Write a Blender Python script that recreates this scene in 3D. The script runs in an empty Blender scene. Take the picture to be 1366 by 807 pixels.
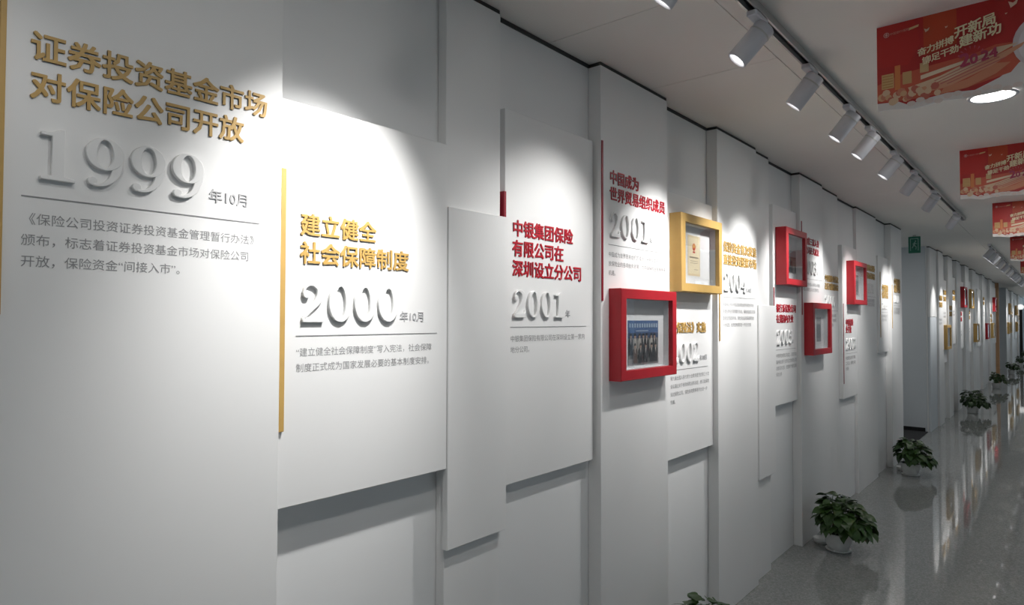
import bpy, bmesh, math, random
from mathutils import Matrix, Vector
C = bpy.context.scene.collection
SC = bpy.context.scene
PI = math.pi

# ------------------------------------------------------------------ camera, world, light, exposure
F_PX = 870.4
cam_d = bpy.data.cameras.new('camera')
cam_d.sensor_fit = 'HORIZONTAL'
cam_d.sensor_width = 36.0
cam_d.lens = F_PX / 1366 * 36.0
cam_d.clip_start = 0.02
cam = bpy.data.objects.new('camera', cam_d)
C.objects.link(cam)
yaw, pitch, roll = 0.7017, 0.02427, 0.00265
fw = Vector((-math.sin(yaw) * math.cos(pitch), math.cos(yaw) * math.cos(pitch), math.sin(pitch)))
r0 = Vector((math.cos(yaw), math.sin(yaw), 0)); u0 = r0.cross(fw)
r1 = r0 * math.cos(roll) + u0 * math.sin(roll); u1 = -r0 * math.sin(roll) + u0 * math.cos(roll)
cam.matrix_world = Matrix(((r1.x, u1.x, -fw.x, 0), (r1.y, u1.y, -fw.y, 0), (r1.z, u1.z, -fw.z, 1.68), (0, 0, 0, 1)))
SC.camera = cam

SC.view_settings.view_transform = 'Standard'
SC.view_settings.look = 'None'
SC.view_settings.gamma = 1
SC.view_settings.use_curve_mapping = False
SC.view_settings.exposure = 0.0
SC.cycles.max_bounces = 8
SC.cycles.diffuse_bounces = 5
SC.cycles.glossy_bounces = 4
SC.cycles.transparent_max_bounces = 12
SC.cycles.caustics_reflective = False
SC.cycles.caustics_refractive = False
SC.cycles.sample_clamp_indirect = 4.0

world = bpy.data.worlds.new('sky'); SC.world = world
world.use_nodes = True
wn = world.node_tree.nodes; wl = world.node_tree.links
bg = wn['Background']
SKY_COL = (0.68, 0.87, 1.0, 1); SKY_STR = 0.88
bg.inputs['Color'].default_value = SKY_COL
bg.inputs['Strength'].default_value = SKY_STR
SPOT_W = 72.0           # each track spotlight
DOWN_W = 6.0            # each ceiling downlight

# ------------------------------------------------------------------ materials
MATS = {}
def mat(name, col, rough=0.5, metal=0.0, noise=None, bump=None, coat=0.0, spec=0.5, emit=None):
    if name in MATS: return MATS[name]
    m = bpy.data.materials.new(name); m.use_nodes = True
    nt = m.node_tree; b = nt.nodes['Principled BSDF']
    b.inputs['Base Color'].default_value = (*col, 1)
    b.inputs['Roughness'].default_value = rough
    b.inputs['Metallic'].default_value = metal
    b.inputs['Specular IOR Level'].default_value = spec
    b.inputs['Coat Weight'].default_value = coat
    if emit:
        b.inputs['Emission Color'].default_value = (*emit[0], 1)
        b.inputs['Emission Strength'].default_value = emit[1]
    tc = nt.nodes.new('ShaderNodeTexCoord')
    if noise:
        sc, amt = noise
        n = nt.nodes.new('ShaderNodeTexNoise'); n.inputs['Scale'].default_value = sc
        n.inputs['Detail'].default_value = 4
        nt.links.new(tc.outputs['Object'], n.inputs['Vector'])
        r = nt.nodes.new('ShaderNodeValToRGB')
        r.color_ramp.elements[0].position = .3; r.color_ramp.elements[1].position = .7
        r.color_ramp.elements[0].color = (*[c * (1 - amt) for c in col], 1)
        r.color_ramp.elements[1].color = (*[min(1, c * (1 + amt)) for c in col], 1)
        nt.links.new(n.outputs['Fac'], r.inputs['Fac'])
        nt.links.new(r.outputs['Color'], b.inputs['Base Color'])
    if bump:
        sc, st = bump
        n2 = nt.nodes.new('ShaderNodeTexNoise'); n2.inputs['Scale'].default_value = sc
        bp = nt.nodes.new('ShaderNodeBump'); bp.inputs['Strength'].default_value = st
        bp.inputs['Distance'].default_value = .001
        nt.links.new(tc.outputs['Object'], n2.inputs['Vector'])
        nt.links.new(n2.outputs['Fac'], bp.inputs['Height'])
        nt.links.new(bp.outputs['Normal'], b.inputs['Normal'])
    MATS[name] = m
    return m

WHITE = mat('white_board', (.80, .80, .795), .45, noise=(3, .012), bump=(60, .05))
WALLP = mat('white_wall_paint', (.78, .785, .785), .6, noise=(2, .012), bump=(80, .08))
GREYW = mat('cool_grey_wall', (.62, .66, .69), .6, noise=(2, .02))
CEIL = mat('ceiling_panel_white', (.88, .845, .80), .75, noise=(1.5, .02))
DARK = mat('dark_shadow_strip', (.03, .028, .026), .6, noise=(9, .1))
DIGIT = mat('white_raised_digit', (.80, .80, .795), .4, noise=(8, .01))
GOLD = mat('gold_acrylic', (.52, .325, .095), .5, noise=(20, .05))
GOLDF = mat('gold_frame_paint', (.50, .315, .095), .45, noise=(14, .05))
RED = mat('red_acrylic', (.44, .004, .018), .45, noise=(20, .05))
REDF = mat('red_frame_paint', (.41, .011, .020), .42, noise=(14, .06))
INK = mat('grey_print', (.28, .28, .285), .6, noise=(60, .05))
MATB = mat('white_mat_board', (.78, .79, .80), .7, noise=(10, .01))
METW = mat('white_lamp_metal', (.62, .62, .66), .38, noise=(12, .02))
METG = mat('grey_rail_metal', (.50, .50, .49), .3, metal=.5, noise=(12, .03))
BLACK = mat('black_metal', (.012, .012, .013), .4, noise=(12, .1))
WOOD = mat('tan_wood', (.52, .30, .16), .45, noise=(5, .15))
LAMP = mat('lamp_lens', (1, 1, 1), .4, emit=((1, .98, .94), 9))
DIFF = mat('downlight_diffuser', (1, 1, 1), .4, emit=((1, .99, .96), 8))
POT = mat('white_plastic_pot', (.80, .81, .80), .35, noise=(10, .02))
SOIL = mat('dark_soil', (.03, .02, .013), .9, noise=(60, .4))
STEM = mat('green_stem', (.06, .13, .03), .5, noise=(20, .1))
CARPET = mat('charcoal_carpet', (.03, .03, .033), .95, noise=(120, .3), bump=(200, .5))
EXITG = mat('exit_sign_green', (.01, .12, .075), .5, noise=(20, .05), emit=((.01, .12, .07), .04))
EXITW = mat('exit_sign_white', (.35, .5, .45), .5, noise=(20, .02))

def floor_mat():
    m = bpy.data.materials.new('polished_terrazzo'); m.use_nodes = True
    nt = m.node_tree; b = nt.nodes['Principled BSDF']; L = nt.links
    tc = nt.nodes.new('ShaderNodeTexCoord')
    v = nt.nodes.new('ShaderNodeTexVoronoi'); v.inputs['Scale'].default_value = 90
    v2 = nt.nodes.new('ShaderNodeTexVoronoi'); v2.inputs['Scale'].default_value = 220
    n = nt.nodes.new('ShaderNodeTexNoise'); n.inputs['Scale'].default_value = 1.2
    for x in (v, v2, n): L.new(tc.outputs['Object'], x.inputs['Vector'])
    bw = nt.nodes.new('ShaderNodeRGBToBW'); L.new(v.outputs['Color'], bw.inputs[0])
    bw2 = nt.nodes.new('ShaderNodeRGBToBW'); L.new(v2.outputs['Color'], bw2.inputs[0])
    ad = nt.nodes.new('ShaderNodeMath'); ad.operation = 'ADD'
    L.new(bw.outputs[0], ad.inputs[0]); L.new(bw2.outputs[0], ad.inputs[1])
    mu = nt.nodes.new('ShaderNodeMath'); mu.operation = 'MULTIPLY'; mu.inputs[1].default_value = .5
    L.new(ad.outputs[0], mu.inputs[0])
    r = nt.nodes.new('ShaderNodeValToRGB'); e = r.color_ramp.elements
    e[0].position = .15; e[0].color = (.22, .232, .228, 1)
    e[1].position = .85; e[1].color = (.40, .41, .40, 1)
    k = e.new(.5); k.color = (.30, .31, .305, 1)
    L.new(mu.outputs[0], r.inputs['Fac'])
    L.new(r.outputs['Color'], b.inputs['Base Color'])
    rr = nt.nodes.new('ShaderNodeMapRange'); rr.inputs['To Min'].default_value = .02; rr.inputs['To Max'].default_value = .06
    L.new(n.outputs['Fac'], rr.inputs['Value']); L.new(rr.outputs[0], b.inputs['Roughness'])
    b.inputs['IOR'].default_value = 1.58
    nb = nt.nodes.new('ShaderNodeTexNoise'); nb.inputs['Scale'].default_value = 5
    L.new(tc.outputs['Object'], nb.inputs['Vector'])
    bp = nt.nodes.new('ShaderNodeBump'); bp.inputs['Strength'].default_value = .03; bp.inputs['Distance'].default_value = .004
    L.new(nb.outputs['Fac'], bp.inputs['Height']); L.new(bp.outputs['Normal'], b.inputs['Normal'])
    return m
FLOOR = floor_mat()

def leaf_mat():
    m = bpy.data.materials.new('pothos_leaf'); m.use_nodes = True
    nt = m.node_tree; b = nt.nodes['Principled BSDF']; L = nt.links
    oi = nt.nodes.new('ShaderNodeObjectInfo')
    geo = nt.nodes.new('ShaderNodeNewGeometry')
    ad = nt.nodes.new('ShaderNodeMath'); ad.operation = 'ADD'
    L.new(oi.outputs['Random'], ad.inputs[0]); L.new(geo.outputs['Random Per Island'], ad.inputs[1])
    mu = nt.nodes.new('ShaderNodeMath'); mu.operation = 'MULTIPLY'; mu.inputs[1].default_value = .5
    L.new(ad.outputs[0], mu.inputs[0])
    r = nt.nodes.new('ShaderNodeValToRGB'); e = r.color_ramp.elements
    e[0].color = (.012, .034, .008, 1); e[1].color = (.045, .105, .020, 1)
    L.new(mu.outputs[0], r.inputs['Fac']); L.new(r.outputs['Color'], b.inputs['Base Color'])
    b.inputs['Roughness'].default_value = .38
    return m
LEAF = leaf_mat()

def print_mat():
    m = bpy.data.materials.new('flat_print'); m.use_nodes = True
    nt = m.node_tree; b = nt.nodes['Principled BSDF']
    a = nt.nodes.new('ShaderNodeVertexColor'); a.layer_name = 'Col'
    nt.links.new(a.outputs['Color'], b.inputs['Base Color'])
    b.inputs['Roughness'].default_value = .5
    return m
PRINT = print_mat()

def glass_mat():
    m = bpy.data.materials.new('clear_glass'); m.use_nodes = True
    nt = m.node_tree; nt.nodes.remove(nt.nodes['Principled BSDF'])
    out = nt.nodes['Material Output']
    t = nt.nodes.new('ShaderNodeBsdfTransparent'); g = nt.nodes.new('ShaderNodeBsdfGlossy')
    g.inputs['Roughness'].default_value = .02
    fr = nt.nodes.new('ShaderNodeLayerWeight'); fr.inputs['Blend'].default_value = .12
    mx = nt.nodes.new('ShaderNodeMixShader')
    nt.links.new(fr.outputs['Facing'], mx.inputs[0]); nt.links.new(t.outputs[0], mx.inputs[1]); nt.links.new(g.outputs[0], mx.inputs[2])
    nt.links.new(mx.outputs[0], out.inputs['Surface'])
    return m
GLASS = glass_mat()

# ------------------------------------------------------------------ helpers
def link(name, data, parent=None, loc=None):
    o = bpy.data.objects.new(name, data); C.objects.link(o)
    if parent: o.parent = parent
    if loc is not None: o.location = loc
    return o
def tag(o, label=None, cat=None, group=None, kind=None):
    if label: o['label'] = label
    if cat: o['category'] = cat
    if group: o['group'] = group
    if kind: o['kind'] = kind
    return o
def thing(name, label, cat, loc=(0, 0, 0), group=None, rotz=0):
    o = bpy.data.objects.new(name, None); C.objects.link(o)
    o.empty_display_size = .1
    o.location = loc; o.rotation_euler = (0, 0, rotz)
    return tag(o, label, cat, group)
def mesh_of(bm, name, m, smooth=False):
    if smooth: bmesh.ops.recalc_face_normals(bm, faces=bm.faces[:])
    me = bpy.data.meshes.new(name); bm.to_mesh(me); bm.free()
    for x in (m if isinstance(m, (list, tuple)) else [m]): me.materials.append(x)
    if smooth:
        for p in me.polygons: p.use_smooth = True
    return me
def add_box(bm, x0, x1, y0, y1, z0, z1, bev=0.0, mi=0):
    vs = [bm.verts.new(p) for p in ((x0, y0, z0), (x1, y0, z0), (x1, y1, z0), (x0, y1, z0), (x0, y0, z1), (x1, y0, z1), (x1, y1, z1), (x0, y1, z1))]
    fs = [bm.faces.new([vs[i] for i in q]) for q in ((0, 3, 2, 1), (4, 5, 6, 7), (0, 1, 5, 4), (1, 2, 6, 5), (2, 3, 7, 6), (3, 0, 4, 7))]
    for f in fs: f.material_index = mi
    if bev:
        es = {e for f in fs for e in f.edges}
        bmesh.ops.bevel(bm, geom=list(es), offset=bev, segments=1, affect='EDGES', profile=.5)
def box(name, m, b, parent=None, bev=0.0, loc=None):
    bm = bmesh.new(); add_box(bm, *b, bev=bev)
    return link(name, mesh_of(bm, name, m), parent, loc)
def struct(o): o['kind'] = 'structure'; return o
def add_lathe(bm, prof, n=24, c=(0, 0), cap=True):
    rings = []
    for r, z in prof:
        rings.append([bm.verts.new((c[0] + r * math.cos(2 * PI * i / n), c[1] + r * math.sin(2 * PI * i / n), z)) for i in range(n)])
    for a, b in zip(rings, rings[1:]):
        for i in range(n):
            bm.faces.new((a[i], a[(i + 1) % n], b[(i + 1) % n], b[i]))
    if cap:
        bm.faces.new(rings[0][::-1]); bm.faces.new(rings[-1])
def prism(bm, pts, a, b, axis='y'):
    """extrude polygon pts (u,v) from a to b along the axis; u,v = the other two axes"""
    def P(u, v, w): return {'x': (w, u, v), 'y': (u, w, v), 'z': (u, v, w)}[axis]
    A = [bm.verts.new(P(u, v, a)) for u, v in pts]; B = [bm.verts.new(P(u, v, b)) for u, v in pts]
    n = len(pts)
    bm.faces.new(A); bm.faces.new(B[::-1])
    for i in range(n): bm.faces.new((A[i], B[i], B[(i + 1) % n], A[(i + 1) % n]))
    bmesh.ops.recalc_face_normals(bm, faces=bm.faces[:])

# ---- text: reading along +Y on the left wall, facing +X
WALL_ROT = Matrix(((0, 0, 1, 0), (1, 0, 0, 0), (0, 1, 0, 0), (0, 0, 0, 1)))   # local x->Y, y->Z, z->X
FACE_ROT = Matrix(((1, 0, 0, 0), (0, 0, -1, 0), (0, 1, 0, 0), (0, 0, 0, 1)))  # local x->X, y->Z, z->-Y
_tmp = bpy.data.objects.new('tmp_text', None)
def curve_mesh(cd):
    o = bpy.data.objects.new('tmp_curve', cd); C.objects.link(o)
    bpy.context.view_layer.update()
    me = bpy.data.meshes.new_from_object(o.evaluated_get(bpy.context.evaluated_depsgraph_get()))
    bpy.data.objects.remove(o); bpy.data.curves.remove(cd)
    return me
_chars = {}
def text_mesh(s, size, ext=0.0, off=0.0, m=None, res=2, shear=0.0, bev=0.0):
    key = (s, size, ext, off, m.name, shear, bev)
    if key not in _chars:
        cd = bpy.data.curves.new('text', 'FONT'); cd.body = s; cd.size = size
        cd.extrude = ext / 2; cd.resolution_u = res; cd.shear = shear
        me = curve_mesh(cd); me.materials.clear(); me.materials.append(m)
        if ext:
            for v in me.vertices: v.co.z += ext / 2
        if off > .0002:      # heavier strokes: four copies of the glyph a hair apart
            bm = bmesh.new(); n0 = 0
            for q, (dx, dy) in enumerate(((-1, -1), (1, -1), (1, 1), (-1, 1))):
                bm.from_mesh(me); bm.verts.ensure_lookup_table()
                for v in bm.verts[n0:]:
                    v.co.x += dx * off; v.co.y += dy * off
                    v.co.z = v.co.z * (1 + .012 * q) if ext else q * .00002
                n0 = len(bm.verts)
            bm.to_mesh(me); bm.free()
        _chars[key] = me
    return _chars[key]
def put(name, me, parent, x, y, z, rot=WALL_ROT, pl=(0, 0, 0)):
    o = link(name, me, parent)
    o.matrix_local = Matrix.Translation((x - pl[0], y - pl[1], z - pl[2])) @ rot
    return o

# ---- raised serif digits (Bodoni like), unit cap height
def ell(cx, cy, a, b, n=32): return [(cx + a * math.cos(2 * PI * i / n), cy + b * math.sin(2 * PI * i / n)) for i in range(n)]
def stroke(ps, n=8):
    """ps: (x, y, width); Catmull-Rom centre line -> closed outline"""
    q = [ps[0]] + list(ps) + [ps[-1]]; out = []
    for i in range(1, len(q) - 2):
        for k in range(n):
            t = k / n
            out.append([.5 * ((2 * q[i][j]) + (q[i + 1][j] - q[i - 1][j]) * t + (2 * q[i - 1][j] - 5 * q[i][j] + 4 * q[i + 1][j] - q[i + 2][j]) * t * t + (3 * q[i][j] - q[i - 1][j] - 3 * q[i + 1][j] + q[i + 2][j]) * t ** 3) for j in range(3)])
    out.append(list(ps[-1])); L, R = [], []
    for i, p in enumerate(out):
        a = out[max(0, i - 1)]; b = out[min(len(out) - 1, i + 1)]
        d = Vector((b[0] - a[0], b[1] - a[1])).normalized()
        w = max(.02, p[2]) / 2
        L.append((p[0] - d.y * w, p[1] + d.x * w)); R.append((p[0] + d.y * w, p[1] - d.x * w))
    return L + R[::-1]
NINE = [[ell(.37, .67, .34, .33), ell(.37, .67, .15, .285)], [stroke([(.61, .62, .19), (.60, .42, .17), (.50, .18, .12), (.34, .05, .07), (.16, .03, .05)])], [ell(.15, .10, .085, .085)]]
DIG = {
 '0': [[ell(.38, .5, .36, .5), ell(.38, .5, .165, .455)]],
 '1': [[[(.10, 0), (.66, 0), (.66, .055), (.49, .09), (.49, 1.0), (.42, 1.0), (.30, .93), (.10, .90), (.10, .85), (.28, .85), (.28, .09), (.10, .055)]]],
 '2': [[ell(.17, .72, .10, .10)], [stroke([(.085, .74, .05), (.15, .90, .05), (.33, .98, .07), (.53, .90, .16), (.58, .73, .21), (.50, .54, .17), (.32, .33, .09), (.11, .12, .06)])],
       [[(.06, 0), (.68, 0), (.72, .27), (.68, .27), (.63, .15), (.06, .13)]]],
 '4': [[[(.42, 0), (.74, 0), (.74, .05), (.66, .07), (.66, 1.0), (.60, 1.0), (.04, .32), (.04, .24), (.78, .24), (.78, .30), (.11, .30), (.48, .76), (.48, .07), (.42, .05)]]],
 '5': [[[(.13, .98), (.60, .93), (.66, 1.0), (.66, .84), (.17, .84), (.15, .50), (.11, .50)]], [stroke([(.12, .50, .04), (.30, .60, .07), (.52, .52, .18), (.60, .32, .21), (.52, .12, .14), (.34, .03, .07), (.14, .06, .05)])], [ell(.15, .14, .09, .09)]],
 '9': NINE,
 '6': [[[(.74 - x, 1 - y) for x, y in s] for s in pc] for pc in NINE],
 '3': [[ell(.15, .80, .08, .08)], [stroke([(.10, .84, .05), (.20, .95, .05), (.40, .96, .09), (.55, .80, .18), (.42, .58, .09), (.30, .54, .05)])], [stroke([(.30, .54, .05), (.48, .50, .1), (.61, .29, .2), (.50, .08, .13), (.32, .03, .06), (.13, .08, .05)])], [ell(.15, .15, .09, .09)]],
 '7': [[[(.08, 1.0), (.68, 1.0), (.68, .92), (.44, .45), (.42, .0), (.22, 0), (.26, .35), (.56, .84), (.14, .84), (.11, .70), (.07, .70)]]],
 '8': [[ell(.37, .74, .29, .26), ell(.37, .74, .14, .21)], [ell(.37, .27, .34, .27), ell(.37, .27, .16, .22)]],
}
def digit_mesh(ch, h=.1, ext=.009):
    key = ('digit', ch)
    if key in _chars: return _chars[key]
    bm = bmesh.new()
    for k, piece in enumerate(DIG[ch]):
        cd = bpy.data.curves.new('digit', 'CURVE'); cd.dimensions = '2D'; cd.fill_mode = 'BOTH'
        for cl in piece:
            s = cd.splines.new('POLY'); s.points.add(len(cl) - 1)
            for p, (x, y) in zip(s.points, cl): p.co = (x * h, y * h, 0, 1)
            s.use_cyclic_u = True
        e = ext - .0004 * k
        cd.extrude = e / 2; cd.bevel_depth = .0014; cd.bevel_resolution = 1; cd.offset = -.0010
        me = curve_mesh(cd)
        for v in me.vertices: v.co.z += e / 2
        bm.from_mesh(me); bpy.data.meshes.remove(me)
    me = mesh_of(bm, 'digit', DIGIT)
    _chars[key] = me
    return me

# ------------------------------------------------------------------ room shell
ZC = 2.78           # ceiling height
L0 = -1.56          # face of the base wall
def slab(name, m, *b, **k): return struct(box(name, m, b, **k))
slab('floor', FLOOR, -3.6, 1.6, -4.2, 42.2, -.12, 0)
# ceiling: a dark backing slab with panels under it, joints between them
ceil = slab('ceiling', DARK, -3.6, 1.6, -4.2, 42.2, ZC + .012, ZC + .14)
def ceil_panel(x0, x1, y0, y1):
    g = .0018
    return box('ceiling_panel', CEIL, (x0 + g, x1 - g, y0 + g, y1 - g, ZC, ZC + .013), ceil)
ys = [-4.2, -2.0, .2, 1.34, 2.065, 2.80, 6.4, 10.0, 13.6, 17.2, 20.8, 24.4, 28.0, 31.6, 35.2, 38.8, 42.2]
for a, b in zip(ys, ys[1:]): ceil_panel(-1.62, -.905, a, b)
ys = [-4.2, -.8, 8.9, 18.5, 28.1, 42.2]
for a, b in zip(ys, ys[1:]): ceil_panel(-.905, 1.5, a, b)
ceil_panel(-3.6, -1.62, 9.0, 11.7); ceil_panel(-3.6, -1.62, 24.0, 28.1)

wl_ = slab('wall_left', WALLP, -1.75, L0, -4.2, 9.10, 0, ZC)
slab('wall_left_middle', WALLP, -1.75, L0, 11.5, 24.25, 0, ZC)
slab('wall_left_far', WALLP, -1.75, L0, 28.0, 42.0, 0, ZC)
# niches: a side wall facing the camera and the closing wall behind
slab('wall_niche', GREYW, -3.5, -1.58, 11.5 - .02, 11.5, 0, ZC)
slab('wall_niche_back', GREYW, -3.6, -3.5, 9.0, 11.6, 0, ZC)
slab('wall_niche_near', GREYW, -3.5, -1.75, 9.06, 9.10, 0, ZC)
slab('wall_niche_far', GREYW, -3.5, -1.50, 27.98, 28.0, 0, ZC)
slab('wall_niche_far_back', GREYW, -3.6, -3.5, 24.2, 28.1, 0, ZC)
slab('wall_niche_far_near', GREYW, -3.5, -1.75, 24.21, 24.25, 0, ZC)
slab('wall_back', WALLP, -3.6, 1.6, -4.3, -4.2, 0, ZC)
slab('wall_far', WALLP, -3.6, -1.56, 42.0, 42.1, 0, ZC)
# right wall with a row of windows (outside the frame): piers, sill wall, head wall
XR = 1.35
RWALL = mat('grey_right_wall', (.42, .45, .48), .7, noise=(2, .02))
slab('wall_right', RWALL, XR, XR + .2, -4.2, 42.1, 0, .85)
slab('wall_right_head', RWALL, XR, XR + .2, -4.2, 42.1, 2.30, ZC)
wy = -3.6; k = 0; segs = []
while wy < 41:
    segs.append((wy, min(wy + .66, 41.6))); wy += 2.6
prev = -4.2
for i, (a, b) in enumerate(segs):
    slab('wall_right_pier', RWALL, XR, XR + .2, prev, a, .85, 2.30)
    prev = b
    wbm = bmesh.new()
    for bx in ((a, a + .03, .85, 2.3), (b - .03, b, .85, 2.3), (a + .03, b - .03, .85, .88), (a + .03, b - .03, 2.27, 2.3)):
        add_box(wbm, XR + .08, XR + .13, *bx)
    w = struct(link('window_%d' % (i + 1), mesh_of(wbm, 'window', METW)))
slab('wall_right_pier', RWALL, XR, XR + .2, prev, 42.1, .85, 2.30)
# far end: black framed glazed door in front of daylight
fd = bmesh.new()
for bx in ((-1.56, -1.53, 0, ZC), (1.28, 1.35, 0, ZC), (-.05, .02, 0, 2.3), (-1.53, 1.28, 2.3, 2.4), (-1.53, 1.28, 0, .12)):
    add_box(fd, bx[0], bx[1], 42.0, 42.08, bx[2], bx[3])
d1 = struct(link('door_1', mesh_of(fd, 'door', BLACK)))
for x0, x1 in ((-1.53, -.05), (.02, 1.28)):
    box('pane', GLASS, (x0, x1, 42.03, 42.04, .12, 2.3), d1)
slab('floor_niche', CARPET, -3.5, -1.565, 9.10, 11.48, 0, .006)
slab('baseboard_niche', BLACK, -3.5, -1.60, 11.46, 11.48, .006, .06)

# ------------------------------------------------------------------ timeline panels
BARR = mat('shaded_red_bar', (.27, .004, .018), .4, noise=(20, .05))  # red acrylic darkened: the bars' shade is put into the colour
def panel(label, x0, x1, y0, y1, z0, z1, name='wall_panel', strip=None, grp=None):
    """a board on the wall: back face x0, front face x1"""
    x0 += .0013
    t = thing('display_panel', label, 'panel', (x0, y0, z0), grp)
    top = ZC - .016 if z1 >= ZC - .001 else z1
    box('board', WHITE, (0, x1 - x0, 0, y1 - y0, 0, top - z0), t, bev=.0018)
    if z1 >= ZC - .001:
        box('shadow_strip', DARK, (0, x1 - x0 - .003, 0.002, y1 - y0 - .002, top - z0, ZC - z0 - .001), t)  # dark strip stands in for the shadow in the gap above the board
    return t
def bar(t, m, x0, x1, y0, y1, z0, z1):
    l = t.location; x1 = min(x1, x0 + (.010 if y0 < 1 else .005)) if x0 > L0 + .01 else x1
    m = {GOLD: GOLD, RED: BARR}[m]
    o = box('accent_bar', m, (x0 - l.x, x1 - l.x, y0 - l.y, y1 - l.y, z0 - l.z, z1 - l.z), t, bev=.0012)
    o['label'] = 'thin vertical gold bar' if m is GOLD else 'thin vertical red bar'
    return o
def content(t, X, y, titles, m, t1, em, year, suffix, body, ydy=None, dig_h=.1, rule=None, bodyem=.0236, dt=.0735, res=2, bp=.040, stuff_title=False, yr_y=None):
    """titles: rows of text; t1 = z of the first row's centre; y = left margin"""
    l = t.location; off = .0011
    zc = t1
    for i, row in enumerate(titles):
        zc = t1 - dt * i
        for k, ch in enumerate(row):
            if ch == ' ': continue
            me = text_mesh(ch, em, .004 if m is GOLD else .003, em * .017, m, res)
            put('title_character', me, t, X, y + k * em, zc - .38 * em, pl=l)
    yt = zc - .080; yb = yt - dig_h
    yy = y if yr_y is None else yr_y
    for k, ch in enumerate(year):
        put('year_digit', digit_mesh(ch), t, X, yy + k * .082 * dig_h / .1, yb, rot=WALL_ROT @ Matrix.Diagonal((dig_h / .1, dig_h / .1, 1, 1)), pl=l)
    if suffix:
        put('month_text', text_mesh(suffix, .0325, .002, .0003, INK2, res), t, X, yy + len(year) * .082 * dig_h / .1 + .004, yb + .004, pl=l)
    zr = yb - .035
    ln = rule or .48
    box('rule_line', INK, (X - l.x, X - l.x + .0012, y - .008 - l.y, y - .008 + ln - l.y, zr - .0011 - l.z, zr + .0011 - l.z), t)
    for i, row in enumerate(body):
        put('body_text', text_mesh(row, bodyem, 0.0, .0001, INK, res), t, X + .0006, y - .008, zr - .042 - bp * i - .38 * bodyem, pl=l)
INK2 = mat('pale_grey_lettering', (.42, .42, .43), .5, noise=(30, .03))

# panel left of the first text panel
p = panel('plain white wall column at the left edge of the photo, left of the 1999 panel', L0, -1.500, -.30, .293, 0, ZC)
# 1999
p = panel('tall white panel with raised 1999 and two rows of gold characters', L0, -1.485, .300, .866, 0, ZC)
bar(p, GOLD, -1.485, -1.478, .2965, .3065, 1.684, 2.70)
content(p, -1.485, .343, ['证券投资基金市场', '对保险公司开放'], GOLD, 2.196, .0603, '1999', '年10月',
        ['《保险公司投资证券投资基金管理暂行办法》', '颁布，标志着证券投资基金市场对保险公司', '开放，保险资金“间接入市”。'], rule=.472, yr_y=.352)
# 2000
p = panel('floating white panel with raised 2000 and a gold bar on its left edge', L0, -1.497, .870, 1.452, 1.203, 2.235)
bar(p, GOLD, -1.497, -1.485, .866, .881, 1.396, 2.055)
content(p, -1.497, .925, ['建立健全', '社会保障制度'], GOLD, 1.922, .0608, '2000', '年10月',
        ['“建立健全社会保障制度”写入宪法，社会保障', '制度正式成为国家发展必要的基本制度安排。'], rule=.490)
# base wall between columns gets a dark strip painted as the shade under the ceiling
def top_strip(y0, y1): struct(box('shade_strip_1', DARK, (L0, L0 + .006, y0, y1, ZC - .016, ZC - .001)))
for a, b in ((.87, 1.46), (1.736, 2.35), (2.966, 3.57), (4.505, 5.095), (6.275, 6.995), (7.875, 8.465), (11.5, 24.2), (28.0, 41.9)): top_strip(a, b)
# plain column and its overlay
panel('plain white column behind the blank lower board, right of the 2000 panel', L0, -1.520, 1.465, 1.732, 0, ZC)
panel('blank narrow white board hung low between the 2000 and first 2001 panels', -1.520, -1.495, 1.455, 1.741, .945, 2.037)
# 2001 (Shenzhen)
p = panel('white panel with raised 2001 and three rows of red characters', L0, -1.525, 1.764, 2.336, 1.085, 2.438)
bar(p, RED, L0 + .0013, -1.512, 1.744, 1.757, 1.45, 2.133)
content(p, -1.525, 1.803, ['中银集团保险', '有限公司在', '深圳设立分公司'], RED, 2.010, .0638, '2001', '年',
        ['中银集团保险有限公司在深圳设立第一家内', '地分公司。'], rule=.488, bodyem=.0252)
# 2001 (WTO)
p = panel('full-height white column with 2001, red title rows and long red bar', L0, -1.495, 2.352, 2.962, 0, ZC)
bar(p, RED, -1.495, -1.483, 2.3535, 2.3655, 1.755, 2.440)
content(p, -1.495, 2.420, ['中国成为', '世界贸易组织成员'], RED, 2.297, .0643, '2001', '年',
        ['中国成为世界贸易组织的成员，开始全面扩大开', '放保险业的各项服务贸易，为中国保险业发展带来', '机遇。'], rule=.513, bodyem=.0240, dig_h=.108)
# 2002
p = panel('white panel with 2002 and one gold title row under the gold frame', L0, -1.525, 3.000, 3.572, .967, 2.325)
content(p, -1.525, 3.055, ['《保险法》实施'], GOLD, 1.634, .0602, '2002', '年10月',
        ['第九届全国人民代表大会常务委员会第三十次', '会议通过关于修改保险法的决定，修订后保险', '法对保险公司、保险条款费率等作出进一步', '完善。'], rule=.455, dig_h=.102)
# 2004
p = panel('full-height white column with 2004 and two gold title rows', L0, -1.495, 3.575, 4.195, 0, ZC)
bar(p, GOLD, -1.495, -1.483, 3.590, 3.600, 1.554, 2.200)
content(p, -1.495, 3.652, ['保险资金首次获准', '直接投资股票市场'], GOLD, 2.100, .0660, '2004', '年10月',
        ['中国保监会和中国证监会联合发布保险机构投', '资者股票投资管理暂行办法，保险资金首次获准', '直接投资股票市场，保险资金运用渠道得到进', '一步拓宽，投资结构得到进一步优化完善'], rule=.525, bodyem=.0246, dig_h=.105)
panel('plain white column with a small low board on it, right of the 2004 column', L0, -1.520, 4.197, 4.500, 0, ZC)
panel('blank low white board right of the 2004 column, left of the 2005 panel', -1.520, -1.500, 4.240, 4.548, .645, 1.770)
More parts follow.
